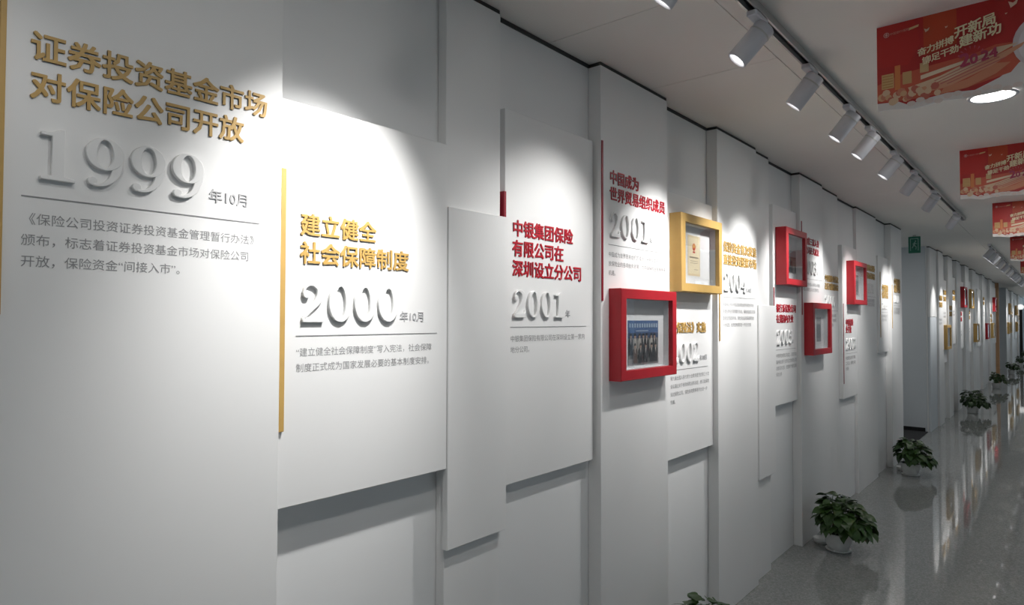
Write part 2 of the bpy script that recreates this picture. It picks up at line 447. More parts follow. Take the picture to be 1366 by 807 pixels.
# 2005
p = panel('white panel with 2005 and two red title rows under a red frame', L0, -1.520, 4.575, 5.096, 1.080, 2.474)
bar(p, RED, -1.520, -1.500, 4.579, 4.588, 1.212, 1.900)
content(p, -1.520, 4.632, ['银行系保险公司', '在我国内开业'], RED, 1.756, .0620, '2005', '年',
        ['中银保险有限公司成立，是首家由', '国内商业银行全资设立的保险公司', '总部设在北京，经营财产保险及再', '保险业务'], rule=.43, bodyem=.0300, dig_h=.102, bp=.043)
# 2006
p = panel('full-height white column whose red title is half hidden by a red frame', L0, -1.495, 5.100, 5.700, 0, ZC)
bar(p, RED, -1.495, -1.477, 5.126, 5.135, 1.712, 2.416)
content(p, -1.495, 5.165, ['国内第三家人身', '险公司正式成立'], RED, 2.280, .0600, '2003', '年',
        ['国务院批准中国人民保险公司重组', '中国人保集团公司正式挂牌成立'], rule=.52, bodyem=.0300, dig_h=.105, dt=.070)
p = panel('white column with a two-row gold title, above and right of the lower red frame', L0, -1.520, 5.702, 6.270, 0, ZC)
content(p, -1.520, 5.840, ['中国保险业首次', '改革开放研讨会'], GOLD, 2.025, .0610, '2006', '年',
        ['国务院发布关于保险业改革', '发展的若干意见，明确保险', '业的定位和发展目标'], rule=.42, bodyem=.0300, dig_h=.09, dt=.068)
p = panel('white panel with a short red title and a red frame at its top', L0, -1.525, 6.430, 6.975, .960, 2.355)
bar(p, RED, -1.525, -1.508, 6.449, 6.458, 1.095, 1.822)
content(p, -1.525, 6.535, ['中国保险', '业开放'], RED, 1.650, .0690, '2007', '年',
        ['中国保险业总资产突破', '二万亿元，保费收入增', '长较快'], rule=.43, bodyem=.0360, dig_h=.105, dt=.066, bp=.048)
p = panel('white column with gold title half behind the farthest red frame', L0, -1.530, 7.000, 7.870, 0, ZC)
content(p, -1.530, 7.370, ['保险资金境外', '投资办法出台'], GOLD, 2.210, .0700, '2008', '年',
        ['保险资金境外投资管理', '暂行办法正式公布实施'], rule=.46, bodyem=.0400, dig_h=.1, dt=.080)
p = panel('narrow floating white panel with gold title near the end of the first wall', L0, -1.525, 7.930, 8.455, 1.317, 2.370)
bar(p, GOLD, -1.525, -1.510, 8.022, 8.031, 1.483, 2.198)
content(p, -1.525, 8.110, ['中国保险', '保障基金'], GOLD, 2.028, .085, '2009', '',
        ['保险保障基金公司', '正式在北京成立'], rule=.30, bodyem=.036, dig_h=.08, dt=.075)
p = panel('last white column before the niche, lit by a bright pool', L0, -1.495, 8.465, 9.100, 0, ZC)
bar(p, GOLD, -1.495, -1.480, 8.492, 8.501, 1.577, 2.076)
content(p, -1.495, 8.610, ['中银保险', '服务世博'], GOLD, 2.115, .092, '2010', '',
        ['为上海世博会提供', '综合保险保障服务'], rule=.40, bodyem=.044, dig_h=.08, dt=.080)

# ------------------------------------------------------------------ second and third stretches of the display wall
random.seed(4)
def far_text(t, X, y, z, m, rows=('中国保险', '深化改革'), em=.085, body=True):
    l = t.location
    for i, r in enumerate(rows):
        put('title_text', text_mesh(r, em, .006, em * .02, m, 1), t, X, y, z - i * em * 1.25, pl=l)
    if body:
        for i in range(2):
            put('body_text', text_mesh('保险业改革发展', em * .5, 0, 0, INK, 1), t, X + .001, y, z - .33 - i * .06, pl=l)
mid = [  # y0, y1, x1, z0, z1, title, label
 (11.52, 12.18, -1.525, 1.72, ZC, None, 'bright board ending at mid height, first beyond the niche'),
 (12.20, 12.72, -1.500, 0, ZC, (GOLD, 12.10 + .12, 1.99), 'full-height column with pale gold title, second beyond the niche'),
 (12.74, 13.30, -1.525, .96, 2.34, (GOLD, 12.90, 2.10), 'hung panel with gold title above the low gold frame'),
 (13.32, 13.86, -1.500, 0, ZC, (GOLD, 13.42, 1.85), 'column with low-set gold title right of the low gold frame'),
 (13.90, 14.46, -1.520, 1.24, 2.44, (GOLD, 14.05, 2.14), 'hung panel with gold title left of the upper red frame in the middle stretch'),
 (14.50, 15.04, -1.500, 0, ZC, None, 'blank column directly left of the upper red frame in the middle stretch'),
 (15.08, 15.80, -1.525, 1.12, 2.42, (RED, 15.14, 1.76), 'hung panel with short red title under the upper red frame'),
 (15.85, 16.50, -1.500, 0, ZC, None, 'blank column between the upper red and upper gold frames'),
 (16.54, 17.20, -1.530, .98, 2.50, (GOLD, 16.62, 1.80), 'hung panel with pale gold title under the upper gold frame'),
 (17.24, 17.96, -1.500, 0, ZC, None, 'column behind the low brown and gold frame in the middle stretch'),
 (18.60, 19.40, -1.525, 1.05, 2.40, None, 'blank lit panel between the low gold and low red frames'),
 (19.44, 20.10, -1.500, 0, ZC, (GOLD, 19.60, 2.16), 'column with small gold title above and left of the low red frame'),
 (20.14, 21.10, -1.530, .90, 2.55, None, 'panel behind the low red frame in the middle stretch'),
 (21.60, 22.30, -1.500, 0, ZC, (GOLD, 21.70, 1.75), 'column with gold title right of the low red frame'),
 (22.40, 23.90, -1.525, 1.00, 2.60, None, 'panel behind the red frame next to the tan pillar'),
]
far = [
 (28.10, 29.2, -1.500, 0, ZC, None, 'first column beyond the tan pillar'),
 (29.3, 30.6, -1.525, 1.0, 2.5, None, 'panel with the upper gold frame beyond the tan pillar'),
 (31.2, 32.4, -1.500, 0, ZC, (GOLD, 31.3, 1.9), 'column right of the upper gold frame beyond the tan pillar'),
 (33.5, 35.2, -1.525, .9, 2.5, None, 'panel behind the second upper gold frame beyond the tan pillar'),
 (36.0, 37.5, -1.500, 0, ZC, (GOLD, 36.2, 1.8), 'column next to last before the far door'),
 (38.4, 40.4, -1.525, 1.0, 2.5, None, 'last panel before the far door'),
]
for lst, g in ((mid, 'panels of the middle stretch'), (far, 'panels of the far stretch')):
    for (a, b, x1, z0, z1, ti, lab) in lst:
        p = panel('white ' + lab, L0, x1, a, b, z0, z1)
        if ti: far_text(p, x1, ti[1], ti[2], ti[0], em=.085 if a < 20 else .1)

# ------------------------------------------------------------------ printed pictures (flat, colours per face)
def print_obj(name, parent, polys, loc, rot=WALL_ROT, step=.00012):
    """polys: list of (points, colour); stacked in thin steps so later ones lie on top"""
    vs, fs, cols = [], [], []
    for i, (pts, c) in enumerate(polys):
        b = len(vs)
        vs += [(x, y, i * step) for x, y in pts]
        fs.append(list(range(b, b + len(pts)))); cols.append(c)
    me = bpy.data.meshes.new(name); me.from_pydata(vs, [], fs)
    ca = me.color_attributes.new('Col', 'FLOAT_COLOR', 'CORNER'); k = 0
    for p, c in zip(me.polygons, cols):
        for _ in p.vertices: ca.data[k].color = (*c, 1); k += 1
    me.materials.append(PRINT)
    o = link(name, me, parent); o.matrix_local = Matrix.Translation(loc) @ rot
    return o
def R(x0, y0, x1, y1, c): return ([(x0, y0), (x1, y0), (x1, y1), (x0, y1)], c)
def circ(cx, cy, r, c, n=14, ry=None): return (ell(cx, cy, r, ry or r, n), c)
def group_photo(w, h, seed, sky=(.055, .12, .27), text=True):
    rnd = random.Random(seed); P = [R(0, 0, w, h, (.16, .17, .17)), R(0, h * .60, w, h, sky), R(0, h * .60, w, h * .72, tuple(c * .55 for c in sky))]
    if text:
        for i in range(12): P.append(R(w * (.05 + i * .078), h * .84, w * (.05 + i * .078) + w * .045, h * .93, (.35, .45, .55)))
        P.append(R(w * .25, h * .75, w * .65, h * .775, (.30, .40, .52)))
    P.append(R(0, 0, w, h * .13, (.30, .31, .31)))
    for row, (by, hh, n) in enumerate(((.22, .44, 7), (.04, .40, 5))):
        for i in range(n):
            cx = w * (.07 + (i + .5 * (row == 1) + rnd.uniform(-.15, .15)) * .87 / n + .03); bw = w * .07
            c = rnd.choice([(.02, .022, .028), (.03, .035, .04), (.10, .07, .06), (.33, .32, .30), (.025, .03, .035)])
            P.append(([(cx - bw, h * by), (cx + bw, h * by), (cx + bw * .9, h * (by + hh * .75)), (cx + bw * .3, h * (by + hh * .86)), (cx - bw * .3, h * (by + hh * .86)), (cx - bw * .9, h * (by + hh * .75))], c))
            P.append(([(cx - bw * .25, h * (by + hh * .84)), (cx + bw * .25, h * (by + hh * .84)), (cx, h * (by + hh * .5))], (.5, .48, .45)))
            P.append(circ(cx, h * (by + hh * .96), bw * .42, (.36, .25, .19), 10, h * .055))
            P.append(([(cx - bw * .44, h * (by + hh * .98)), (cx + bw * .44, h * (by + hh * .98)), (cx + bw * .3, h * (by + hh * 1.11)), (cx - bw * .3, h * (by + hh * 1.11))], (.02, .018, .016)))
    return P
def certificate(w, h):
    P = [R(0, 0, w, h, (.74, .60, .36)), R(w * .06, h * .05, w * .94, h * .95, (.82, .72, .50))]
    P += [circ(w * .5, h * .72, w * .13, (.62, .05, .02)), circ(w * .5, h * .735, w * .075, (.75, .45, .08)), R(w * .40, h * .57, w * .60, h * .61, (.62, .05, .02))]
    P.append(R(w * .14, h * .44, w * .86, h * .475, (.25, .20, .13)))
    for i, z in enumerate((.36, .31, .15)): P.append(R(w * (.2 if i < 2 else .5), h * z, w * .8, h * (z + .014), (.40, .32, .2)))
    return P

def shadow_frame(label, X, y, z, m, pic='photo', xf=None, w=.520, h=.402, b=.043, depth=.07, seed=1, full=True, grp='shadow box frames on the display wall'):
    """box frame hanging on the face x=X, its lower left corner at (y, z)"""
    X += .0012; depth -= .0012
    t = thing('shadow_box_frame', label, 'picture frame', (X, y, z), grp)
    bm = bmesh.new()
    d = depth
    outer = [(0, 0), (w, 0), (w, h), (0, h)]; inner = [(b, b), (w - b, b), (w - b, h - b), (b, h - b)]
    def V(p, x): return bm.verts.new((x, p[0], p[1]))
    r = .003
    O0 = [V(p, 0) for p in outer]; O1 = [V(p, d - r) for p in outer]
    O2 = [V((p[0] + (r if p[0] == 0 else -r), p[1] + (r if p[1] == 0 else -r)), d) for p in outer]
    I2 = [V(p, d) for p in inner]; I1 = [V(p, .010) for p in inner]
    for A, B in ((O0, O1), (O1, O2), (O2, I2), (I2, I1)):
        for i in range(4): bm.faces.new((A[i], A[(i + 1) % 4], B[(i + 1) % 4], B[i]))
    bm.faces.new(O0[::-1])
    bmesh.ops.recalc_face_normals(bm, faces=bm.faces[:])
    link('frame', mesh_of(bm, 'frame', m), t)
    box('backing_mat', MATB, (.010, .013, b, w - b, b, h - b), t)
    # pale liner running round the inside of the box
    lb = bmesh.new(); q = .003
    i0, i1, j0, j1 = b + .0004, w - b - .0004, b + .0004, h - b - .0004
    for bx in ((i0, i0 + q, j0, j1), (i1 - q, i1, j0, j1), (i0 + q, i1 - q, j0, j0 + q), (i0 + q, i1 - q, j1 - q, j1)):
        add_box(lb, .0132, d - .022, *bx)
    link('liner', mesh_of(lb, 'liner', MATB), t)
    if full:
        if pic == 'certificate':
            pw, ph = .152, .215; print_obj('certificate', t, certificate(pw, ph), (.0135, .180, .092))
        elif pic == 'photo':
            pw, ph = .285, .200; print_obj('photograph', t, group_photo(pw, ph, seed), (.0135, .134, .060))
        elif pic == 'document':
            pw, ph = .125, .19; print_obj('document', t, [R(0, 0, pw, ph, (.30, .31, .33)), R(.01, .03, pw - .01, ph - .06, (.17, .19, .20)), R(.02, ph - .05, pw - .02, ph - .03, (.5, .5, .5))], (.0135, .272, .095))
        else:
            pw, ph = .24, .165; print_obj('photograph', t, group_photo(pw, ph, seed, (.38, .40, .42), False), (.0135, .165, .095))
    box('glass_pane', GLASS, (d - .012, d - .011, b + .001, w - b - .001, b + .001, h - b - .001), t)
    return t
shadow_frame('large red box frame holding a blue-topped group photo, nearest of the frames', -1.495, 2.414, 1.412, REDF, 'photo', depth=.062, w=.52, h=.398)
shadow_frame('gold box frame holding a cream certificate with a red emblem', -1.525, 3.042, 1.818, GOLDF, 'certificate', depth=.068, w=.508, h=.400)
shadow_frame('red box frame hung high above the 2005 panel', -1.520, 4.625, 1.918, REDF, 'photo2', depth=.076, w=.468, h=.400, seed=5)
shadow_frame('red box frame with a narrow grey document, below and right of the one above 2005', -1.495, 5.178, 1.408, REDF, 'document', depth=.067, w=.515, h=.396)
shadow_frame('red box frame farthest along the first stretch of wall, before the niche', -1.525, 6.578, 1.818, REDF, 'document', depth=.069, w=.500, h=.402)
G2 = 'frames of the middle stretch'
shadow_frame('upper red frame in the middle stretch, beyond the niche', -1.525, 15.25, 1.915, REDF, 'photo', w=.53, grp=G2)
shadow_frame('upper gold frame in the middle stretch, right of the upper red one', -1.530, 16.60, 1.915, GOLDF, 'document', w=.52, grp=G2)
shadow_frame('low gold frame nearest beyond the niche', -1.525, 12.76, 1.185, GOLDF, 'document', w=.53, grp=G2)
shadow_frame('low gold frame in the middle stretch, under the upper gold one', -1.500, 17.30, 1.19, GOLDF, 'photo2', w=.53, grp=G2)
shadow_frame('low red frame in the middle stretch', -1.530, 20.30, 1.185, REDF, 'photo2', w=.60, grp=G2)
shadow_frame('small low gold frame right of the low red frame before the tan pillar', -1.500, 21.65, 1.185, GOLDF, 'photo2', w=.55, grp=G2)
shadow_frame('red frame right beside the tan pillar', -1.525, 22.75, 1.905, REDF, 'photo2', w=.60, grp=G2)
G3 = 'frames of the far stretch'
shadow_frame('upper gold frame nearest beyond the tan pillar', -1.525, 29.5, 1.87, GOLDF, 'photo', w=.62, grp=G3)
shadow_frame('upper gold frame second beyond the tan pillar', -1.525, 33.8, 1.86, GOLDF, 'photo', w=.80, grp=G3)
for i, yy in enumerate((28.35, 30.61, 34.0, 37.6)):
    shadow_frame('low gold frame, %s beyond the tan pillar' % ('nearest', 'second', 'third', 'farthest')[i], (-1.500, L0, -1.525, L0)[i], yy, 1.185, GOLDF, 'photo2', w=.57, grp=G3)

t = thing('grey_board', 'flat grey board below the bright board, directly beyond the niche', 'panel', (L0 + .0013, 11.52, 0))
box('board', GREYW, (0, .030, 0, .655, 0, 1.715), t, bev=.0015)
# tan wooden pillar and the dark shape at the far door
t = thing('wooden_pillar', 'slim tan wooden pillar on the left wall between middle and far stretches', 'pillar', (L0 - .05, 24.25, 0))
box('post', WOOD, (-.14, .135, 0, .16, 0.06, ZC - .001), t, bev=.004)
box('plinth', WOOD, (-.15, .147, -.012, .172, 0, .06), t, bev=.004)
t = thing('black_door_pillar', 'slim black pillar with a white globe beside the bright far door', 'pillar', (-1.48, 36.0, 0))
box('post', BLACK, (0, .12, 0, .12, 0, 2.12), t)
gb = bmesh.new(); bmesh.ops.create_uvsphere(gb, u_segments=16, v_segments=10, radius=.12, matrix=Matrix.Translation((.05, .06, 2.235)))
link('globe', mesh_of(gb, 'globe', mat('white_globe', (.9, .9, .88), .3, noise=(4, .01), emit=((1, 1, 1), .8)), True), t)

# ------------------------------------------------------------------ track lights
def rail(label, y0, y1, lamps):
    t = thing('track_rail', label, 'lighting track', (-.81, y0, ZC), 'lighting tracks under the ceiling')
    L = y1 - y0
    bm = bmesh.new()
    add_box(bm, -.019, -.012, 0, L, -.030, 0); add_box(bm, .012, .019, 0, L, -.030, 0)
    add_box(bm, -.012, .012, 0, L, -.008, 0)
    link('channel', mesh_of(bm, 'channel', METG), t)
    box('slot', BLACK, (-.0118, .0118, .02, L - .02, -.0105, -.0082), t)
    for e, yy in (('end_cap', -.012), ('end_cap', L)):
        box(e, METW, (-.020, .020, yy, yy + .012, -.031, 0), t)
    for ly in lamps:
        for s in (1,):
            pass
    return t
def spot_meshes():
    M = {}
    b = bmesh.new(); add_box(b, -.018, .018, -.075, .045, -.022, 0, bev=.004); M['adapter'] = mesh_of(b, 'adapter', METW)
    b = bmesh.new(); add_lathe(b, [(.010, -.058), (.010, -.020)], 12); M['stem'] = mesh_of(b, 'stem', METW, False)
    b = bmesh.new()
    add_lathe(b, [(.034, .0), (.0375, .004), (.0375, .146), (.0360, .150), (.032, .150), (.0315, .132)], 28, cap=False)
    b.faces.new([v for v in b.verts if abs(v.co.z) < 1e-6][::-1])
    bmesh.ops.recalc_face_normals(b, faces=b.faces[:])
    me = mesh_of(b, 'head', METW)
    for p in me.polygons: p.use_smooth = abs(p.normal.z) < .5
    M['head'] = me
    b = bmesh.new(); add_lathe(b, [(.0312, .131), (.0312, .134)], 28); M['lens'] = mesh_of(b, 'lens', LAMP)
    b = bmesh.new()
    add_lathe(b, [(.0385, .030), (.0392, .033), (.0385, .036)], 28, cap=False); M['ring'] = mesh_of(b, 'ring', METG)
    return M
SM = spot_meshes()
def spotlight(label, y, aim_dy=-.10, power=1.0, tilt=38, big=True, ang=54):
    t = thing('track_spotlight', label, 'spotlight', (-.81, y, ZC - .030), 'white track spotlights')
    link('adapter', SM['adapter'], t)
    link('stem', SM['stem'], t)
    # head axis: toward the wall, down and slightly along the corridor
    a = math.radians(tilt)
    d = Vector((-math.sin(a), aim_dy, -math.cos(a))).normalized()
    q = d.to_track_quat('Z', 'Y').to_matrix().to_4x4()
    h = link('head', SM['head'], t)
    h.matrix_local = Matrix.Translation(Vector((0, 0, -.062)) - d * .034) @ q
    if big: link('cooling_ring', SM['ring'], h)
    link('lens', SM['lens'], h)
    ld = bpy.data.lights.new('spot_beam', 'SPOT'); ld.energy = SPOT_W * power
    ld.color = (1.0, .985, .965); ld.spot_size = math.radians(ang); ld.spot_blend = 1.0; ld.shadow_soft_size = .03
    lo = bpy.data.objects.new('spot_beam', ld); C.objects.link(lo); lo.parent = h
    lo.matrix_local = Matrix.Translation((0, 0, .142)) @ Matrix.Rotation(PI, 4, 'X')
    return t
rail('long grey ceiling track carrying the nearest row of spotlights', -1.0, 8.51, [])
near = [(-.45, .35, -.1, 62), (.30, .09, -.1, 62), (1.12, 1.45, -.12, 60), (1.72, .08, -.1, 62), (2.31, .68, -.30, 64), (2.93, 1.3, -.10, 60), (3.60, 1.1, -.15, 58), (4.07, 1.25, -.15, 58), (4.76, 1.1, -.15, 56), (5.46, .85, .20, 56), (6.40, 1.0, .30, 56), (7.80, 1.5, .60, 48)]
names = ['track spotlight outside the frame, left of the 1999 panel', 'track spotlight just outside the frame, aimed at the 1999 panel', 'track spotlight outside the frame over the 2000 panel', 'track spotlight outside the frame over the first 2001 panel',
         'largest white cylinder spotlight, at the top of the photo', 'second white spotlight along the track from the top of the photo', 'third white spotlight along the near track',
         'fourth white spotlight along the near track', 'fifth white spotlight along the near track', 'sixth white spotlight along the near track',
         'second to last white spotlight on the near track', 'last white spotlight, at the end of the near track']
for (y, pw, dy, an), n in zip(near, names): spotlight(n, y, aim_dy=dy, power=pw, ang=an)
rail('second short ceiling track, beyond the niche', 11.7, 15.75, [])
words_ = ['first', 'second', 'third', 'fourth', 'fifth', 'sixth']
for i, y in enumerate((11.95, 12.60, 13.2, 14.3, 15.5)): spotlight('small spotlight, %s along the second track' % words_[i], y, power=1.0, big=False, ang=44)
rail('third ceiling track, small in the distance before the tan pillar', 16.5, 22.9, [])
for i, y in enumerate((17.0, 18.3, 19.0, 20.0, 21.7, 22.7)): spotlight('tiny spotlight, %s along the third track' % words_[i], y, power=1.0, big=False, ang=44)
rail('farthest ceiling track, before the far door', 28.2, 38.5, [])
for i, y in enumerate((28.5, 30.2, 32.2, 34.5, 36.6)): spotlight('barely visible spotlight, %s along the farthest track' % words_[i], y, power=1.2, big=False, ang=44)

def downlight(label, x, y):
    t = thing('ceiling_downlight', label, 'ceiling light', (x, y, ZC), 'round ceiling downlights')
    b = bmesh.new(); add_lathe(b, [(.100, -.002), (.104, -.006), (.100, -.010), (.090, -.010), (.088, -.004)], 40, cap=False)
    link('trim_ring', mesh_of(b, 'trim_ring', METW, True), t)
    b = bmesh.new(); add_lathe(b, [(.0885, -.007), (.0885, -.001)], 40); link('diffuser', mesh_of(b, 'diffuser', DIFF), t)
    ld = bpy.data.lights.new('down_beam', 'AREA'); ld.shape = 'DISK'; ld.size = .17; ld.energy = DOWN_W; ld.color = (1, .975, .94)
    lo = bpy.data.objects.new('down_beam', ld); C.objects.link(lo); lo.parent = t; lo.location = (0, 0, -.012)
downlight('round glowing ceiling light just below the nearest banner', -.25, 3.94)
ORD = ('first', 'second', 'third', 'fourth', 'fifth', 'sixth', 'seventh', 'eighth', 'ninth', 'tenth', 'eleventh')
DLN = ['round ceiling light behind the camera, out of the picture', 'round ceiling light above the camera, out of the picture'] + ['hidden round ceiling light, %s after the glowing one below the nearest banner' % w for w in ORD]
for i, yy in enumerate((-2.2, .9, 6.98, 10.0, 13.1, 16.2, 19.3, 22.4, 25.5, 28.6, 31.7, 34.8, 37.9)):
    downlight(DLN[i], -.25, yy)

downlight('added unseen round light brightening the niche, hidden by the wall end', -2.45, 10.0)  # added lamp, no fixture seen here; lifts the grey niche wall
# ------------------------------------------------------------------ banners
B_RED = (.40, .012, .010); B_DR = (.23, .006, .010); CREAM = (.66, .47, .22); ORNG = (.60, .12, .03); WHT = (.72, .68, .66)
def banner_art():
    P = []
    # coordinates: x from the left edge (m), z up from the bottom (top = .336)
    H = .334
    # white die-cut rim and the red field
    P.append(([(0, .018), (.05, .016), (.12, .004), (.20, .016), (.28, .010), (.36, .012), (.43, .022), (.50, .044), (.62, .06), (.80, .05), (.94, .06), (1.0, .08), (1.0, .30), (.94, H), (0, H)], WHT))
    P.append(([(0, .046), (.07, .040), (.10, .022), (.16, .034), (.22, .040), (.30, .032), (.37, .060), (.41, .090), (.46, .12), (.50, .09), (.58, .078), (.66, .075), (.80, .075), (.93, .08), (.97, .1), (.97, .29), (.90, H), (0, H)], B_RED))
    P.append(([(.15, .19), (.25, .21), (.25, H), (.15, H)], (.46, .05, .012)))
    P.append(([(0, .18), (.10, .17), (.14, .24), (.12, H), (0, H)], (.44, .014, .010)))
    # glow ridge
    P.append(([(.0, .115), (.08, .14), (.17, .15), (.30, .16), (.36, .175), (.42, .17), (.44, .12), (.40, .07), (.25, .04), (.1, .04), (0, .05)], (.52, .09, .045)))
    # sun disc at the right and its skyline
    P.append(circ(.50, .16, .095, (.62, .55, .56), 28)); P.append(circ(.505, .155, .085, (.70, .66, .68), 28))
    for x, w, h in ((.465, .012, .06), (.480, .010, .08), (.492, .014, .055), (.510, .010, .09), (.523, .016, .065)):
        P.append(R(x, .12, x + w, .12 + h, (.58, .42, .36)))
    P.append(([(.44, .085), (.52, .10), (.56, .14), (.56, .09), (.52, .075), (.46, .075)], B_RED))
    # buildings at the left
    P.append(R(.015, .095, .055, .150, (.60, .38, .16))); P.append(R(.058, .085, .076, .175, (.62, .20, .06)))
    P.append(R(.083, .10, .112, .145, (.55, .33, .14))); P.append(R(.138, .13, .165, .165, (.58, .40, .2)))
    for k in range(5): P.append(R(.018, .100 + k * .010, .052, .1035 + k * .010, (.45, .22, .07)))
    # sweeping road / wall bands
    P.append(([(.10, .085), (.20, .105), (.34, .155), (.36, .165), (.42, .165), (.33, .125), (.20, .075), (.11, .060)], (.68, .50, .33)))
    P.append(([(.12, .075), (.22, .085), (.37, .140), (.44, .165), (.43, .15), (.35, .105), (.22, .060), (.14, .055)], (.62, .30, .18)))
    P.append(([(.14, .105), (.24, .125), (.35, .150), (.35, .154), (.23, .136), (.14, .120)], (.75, .62, .45)))
    for k in range(4): P.append(([(.16 + .02 * k, .082 - .004 * k), (.34 + .015 * k, .140 - .006 * k), (.34 + .015 * k, .143 - .006 * k), (.16 + .02 * k, .085 - .004 * k)], (.45, .10, .10)))
    P.append(([(.20, .040), (.28, .045), (.36, .075), (.40, .105), (.36, .11), (.28, .075), (.21, .060)], (.58, .22, .12)))
    # crowd and pale clouds along the lower rim
    rnd = random.Random(2)
    for k in range(26):
        x = .016 + k * .0070; z = .058 + .018 * math.sin(k * .9) + rnd.uniform(-.008, .008)
        P.append(circ(x, z, .010 + rnd.uniform(0, .005), rnd.choice([(.62, .36, .2), (.55, .20, .12), (.66, .46, .3), (.48, .12, .08)]), 8))
    for k in range(12):
        P.append(circ(.11 + k * .028, .024 + .008 * math.sin(k * 1.7), .014, (.70, .60, .56), 10, .009))
    # logo ring with a bar, small lettering capsule
    P.append(circ(.033, .296, .0095, (.66, .40, .36), 18)); P.append(circ(.033, .296, .0072, B_RED, 18)); P.append(R(.0318, .288, .0342, .304, (.66, .40, .36))); P.append(R(.029, .2925, .037, .2995, (.66, .40, .36)))
    P.append(([(.105, .294), (.135, .300), (.137, .308), (.107, .303)], (.66, .45, .22)))
    # flying doves
    for x, z, s in ((.157, .272, .010), (.218, .270, .005), (.388, .268, .004), (.402, .286, .016)):
        P.append(([(x, z), (x + s, z + s * .6), (x + s * 1.3, z + s * 1.6), (x + s * .4, z + s), (x - s * .4, z + s * 1.5)], (.70, .5, .38)))
    # darker plates behind the title rows
    # firework / emblem strokes above the date
    for k in range(7):
        a = PI * (.15 + k * .12); cx, cz = .291, .147
        P.append(([(cx + .028 * math.cos(a), cz + .028 * math.sin(a)), (cx + .040 * math.cos(a), cz + .040 * math.sin(a)), (cx + .040 * math.cos(a + .12), cz + .040 * math.sin(a + .12))], (.48, .10, .14)))
    return P
ART = banner_art()
TITLE_M = mat('banner_title_cream', (.82, .70, .46), .5, noise=(30, .05))
DATE_M = mat('banner_date_plum', (.36, .03, .08), .5, noise=(30, .05))
SMALL_M = mat('banner_small_pink', (.60, .30, .24), .5, noise=(30, .05))
def banner(label, x, y):
    t = thing('hanging_banner', label, 'banner', (x, y, ZC - .336), 'red die-cut banners hung across the corridor')
    pts = [(0, .018), (0, .336), (.94, .336), (1.0, .30), (1.0, .08), (.94, .06), (.80, .05), (.62, .06), (.50, .044), (.43, .022), (.36, .012), (.28, .010), (.20, .016), (.12, .004), (.05, .016)]
    bm = bmesh.new(); prism(bm, pts, 0, .005, 'y')
    link('board', mesh_of(bm, 'board', MATB), t)
    print_obj('artwork', t, ART, (0, -.0006, 0), FACE_ROT, .00008)
    def chars(s, x0, z0, size, ang, sh=.18, m=TITLE_M, name='title_character', off=None, yy=-.0105):
        off = size * .024
        for k, ch in enumerate(s):
            o = link(name, text_mesh(ch, size, 0, off, m, 2, sh), t)
            d = k * size * .97
            o.matrix_local = Matrix.Translation((x0 + d * math.cos(ang), yy, z0 + d * math.sin(ang) - .38 * size)) @ FACE_ROT @ Matrix.Rotation(ang, 4, 'Z')
    a = .20
    chars('奋力拼搏', .132, .201, .0290, a); chars('开新局', .243, .242, .0420, a)
    chars('铆足干劲', .146, .167, .0290, a); chars('建新功', .257, .205, .0420, a)
    for ch, x0, sz in (('2', .258, .062), ('0', .288, .046), ('2', .319, .046), ('4', .343, .046)):
        o = link('date_digit', text_mesh(ch, sz, 0, sz * .03, DATE_M, 3, .1), t)
        o.matrix_local = Matrix.Translation((x0, -.0108, .118 + (x0 - .258) * .12)) @ FACE_ROT @ Matrix.Rotation(.12, 4, 'Z')
    o = link('small_lettering', text_mesh('中国银行保险', .0105, 0, .0002, SMALL_M, 1), t); o.matrix_local = Matrix.Translation((.045, -.0105, .290)) @ FACE_ROT @ Matrix.Rotation(.06, 4, 'Z')
    return t
for i, (x, y) in enumerate(((-.524, 2.749), (-.503, 5.11), (-.500, 7.62), (-.530, 10.88), (-.56, 14.33))):
    banner(('nearest and largest red banner with 2024 slogan under the ceiling', 'second nearest red banner with 2024 slogan under the ceiling', 'third red banner along the ceiling, middle of the five',
            'fourth red banner along the ceiling, partly hidden behind the third', 'smallest and farthest red banner along the ceiling')[i], x, y)

# ------------------------------------------------------------------ exit sign
t = thing('exit_sign', 'small square green emergency exit sign hung at the niche', 'sign', (-1.54, 9.86, ZC - .235))
box('casing', EXITG, (0, .135, 0, .03, 0, .215), t, bev=.002)
box('hanger', METG, (.05, .085, .01, .02, .215, .234), t)
b = bmesh.new()
def qd(pts):
    b.faces.new([b.verts.new((x, -.0012, z)) for x, z in pts])
qd([(.02, .03), (.028, .03), (.028, .19), (.02, .19)]); qd([(.107, .03), (.115, .03), (.115, .19), (.107, .19)]); qd([(.028, .182), (.107, .182), (.107, .19), (.028, .19)])
qd([(.052, .095), (.070, .088), (.082, .135), (.064, .142)]); qd([(.074, .145), (.088, .145), (.088, .162), (.074, .162)])
qd([(.052, .10), (.040, .065), (.048, .062), (.064, .095)]); qd([(.064, .095), (.085, .075), (.080, .045), (.088, .045), (.094, .08), (.072, .105)]); qd([(.066, .13), (.045, .118), (.048, .112), (.07, .12)]); qd([(.078, .132), (.098, .118), (.095, .112), (.076, .122)])
link('pictogram', mesh_of(b, 'pictogram', EXITW), t)

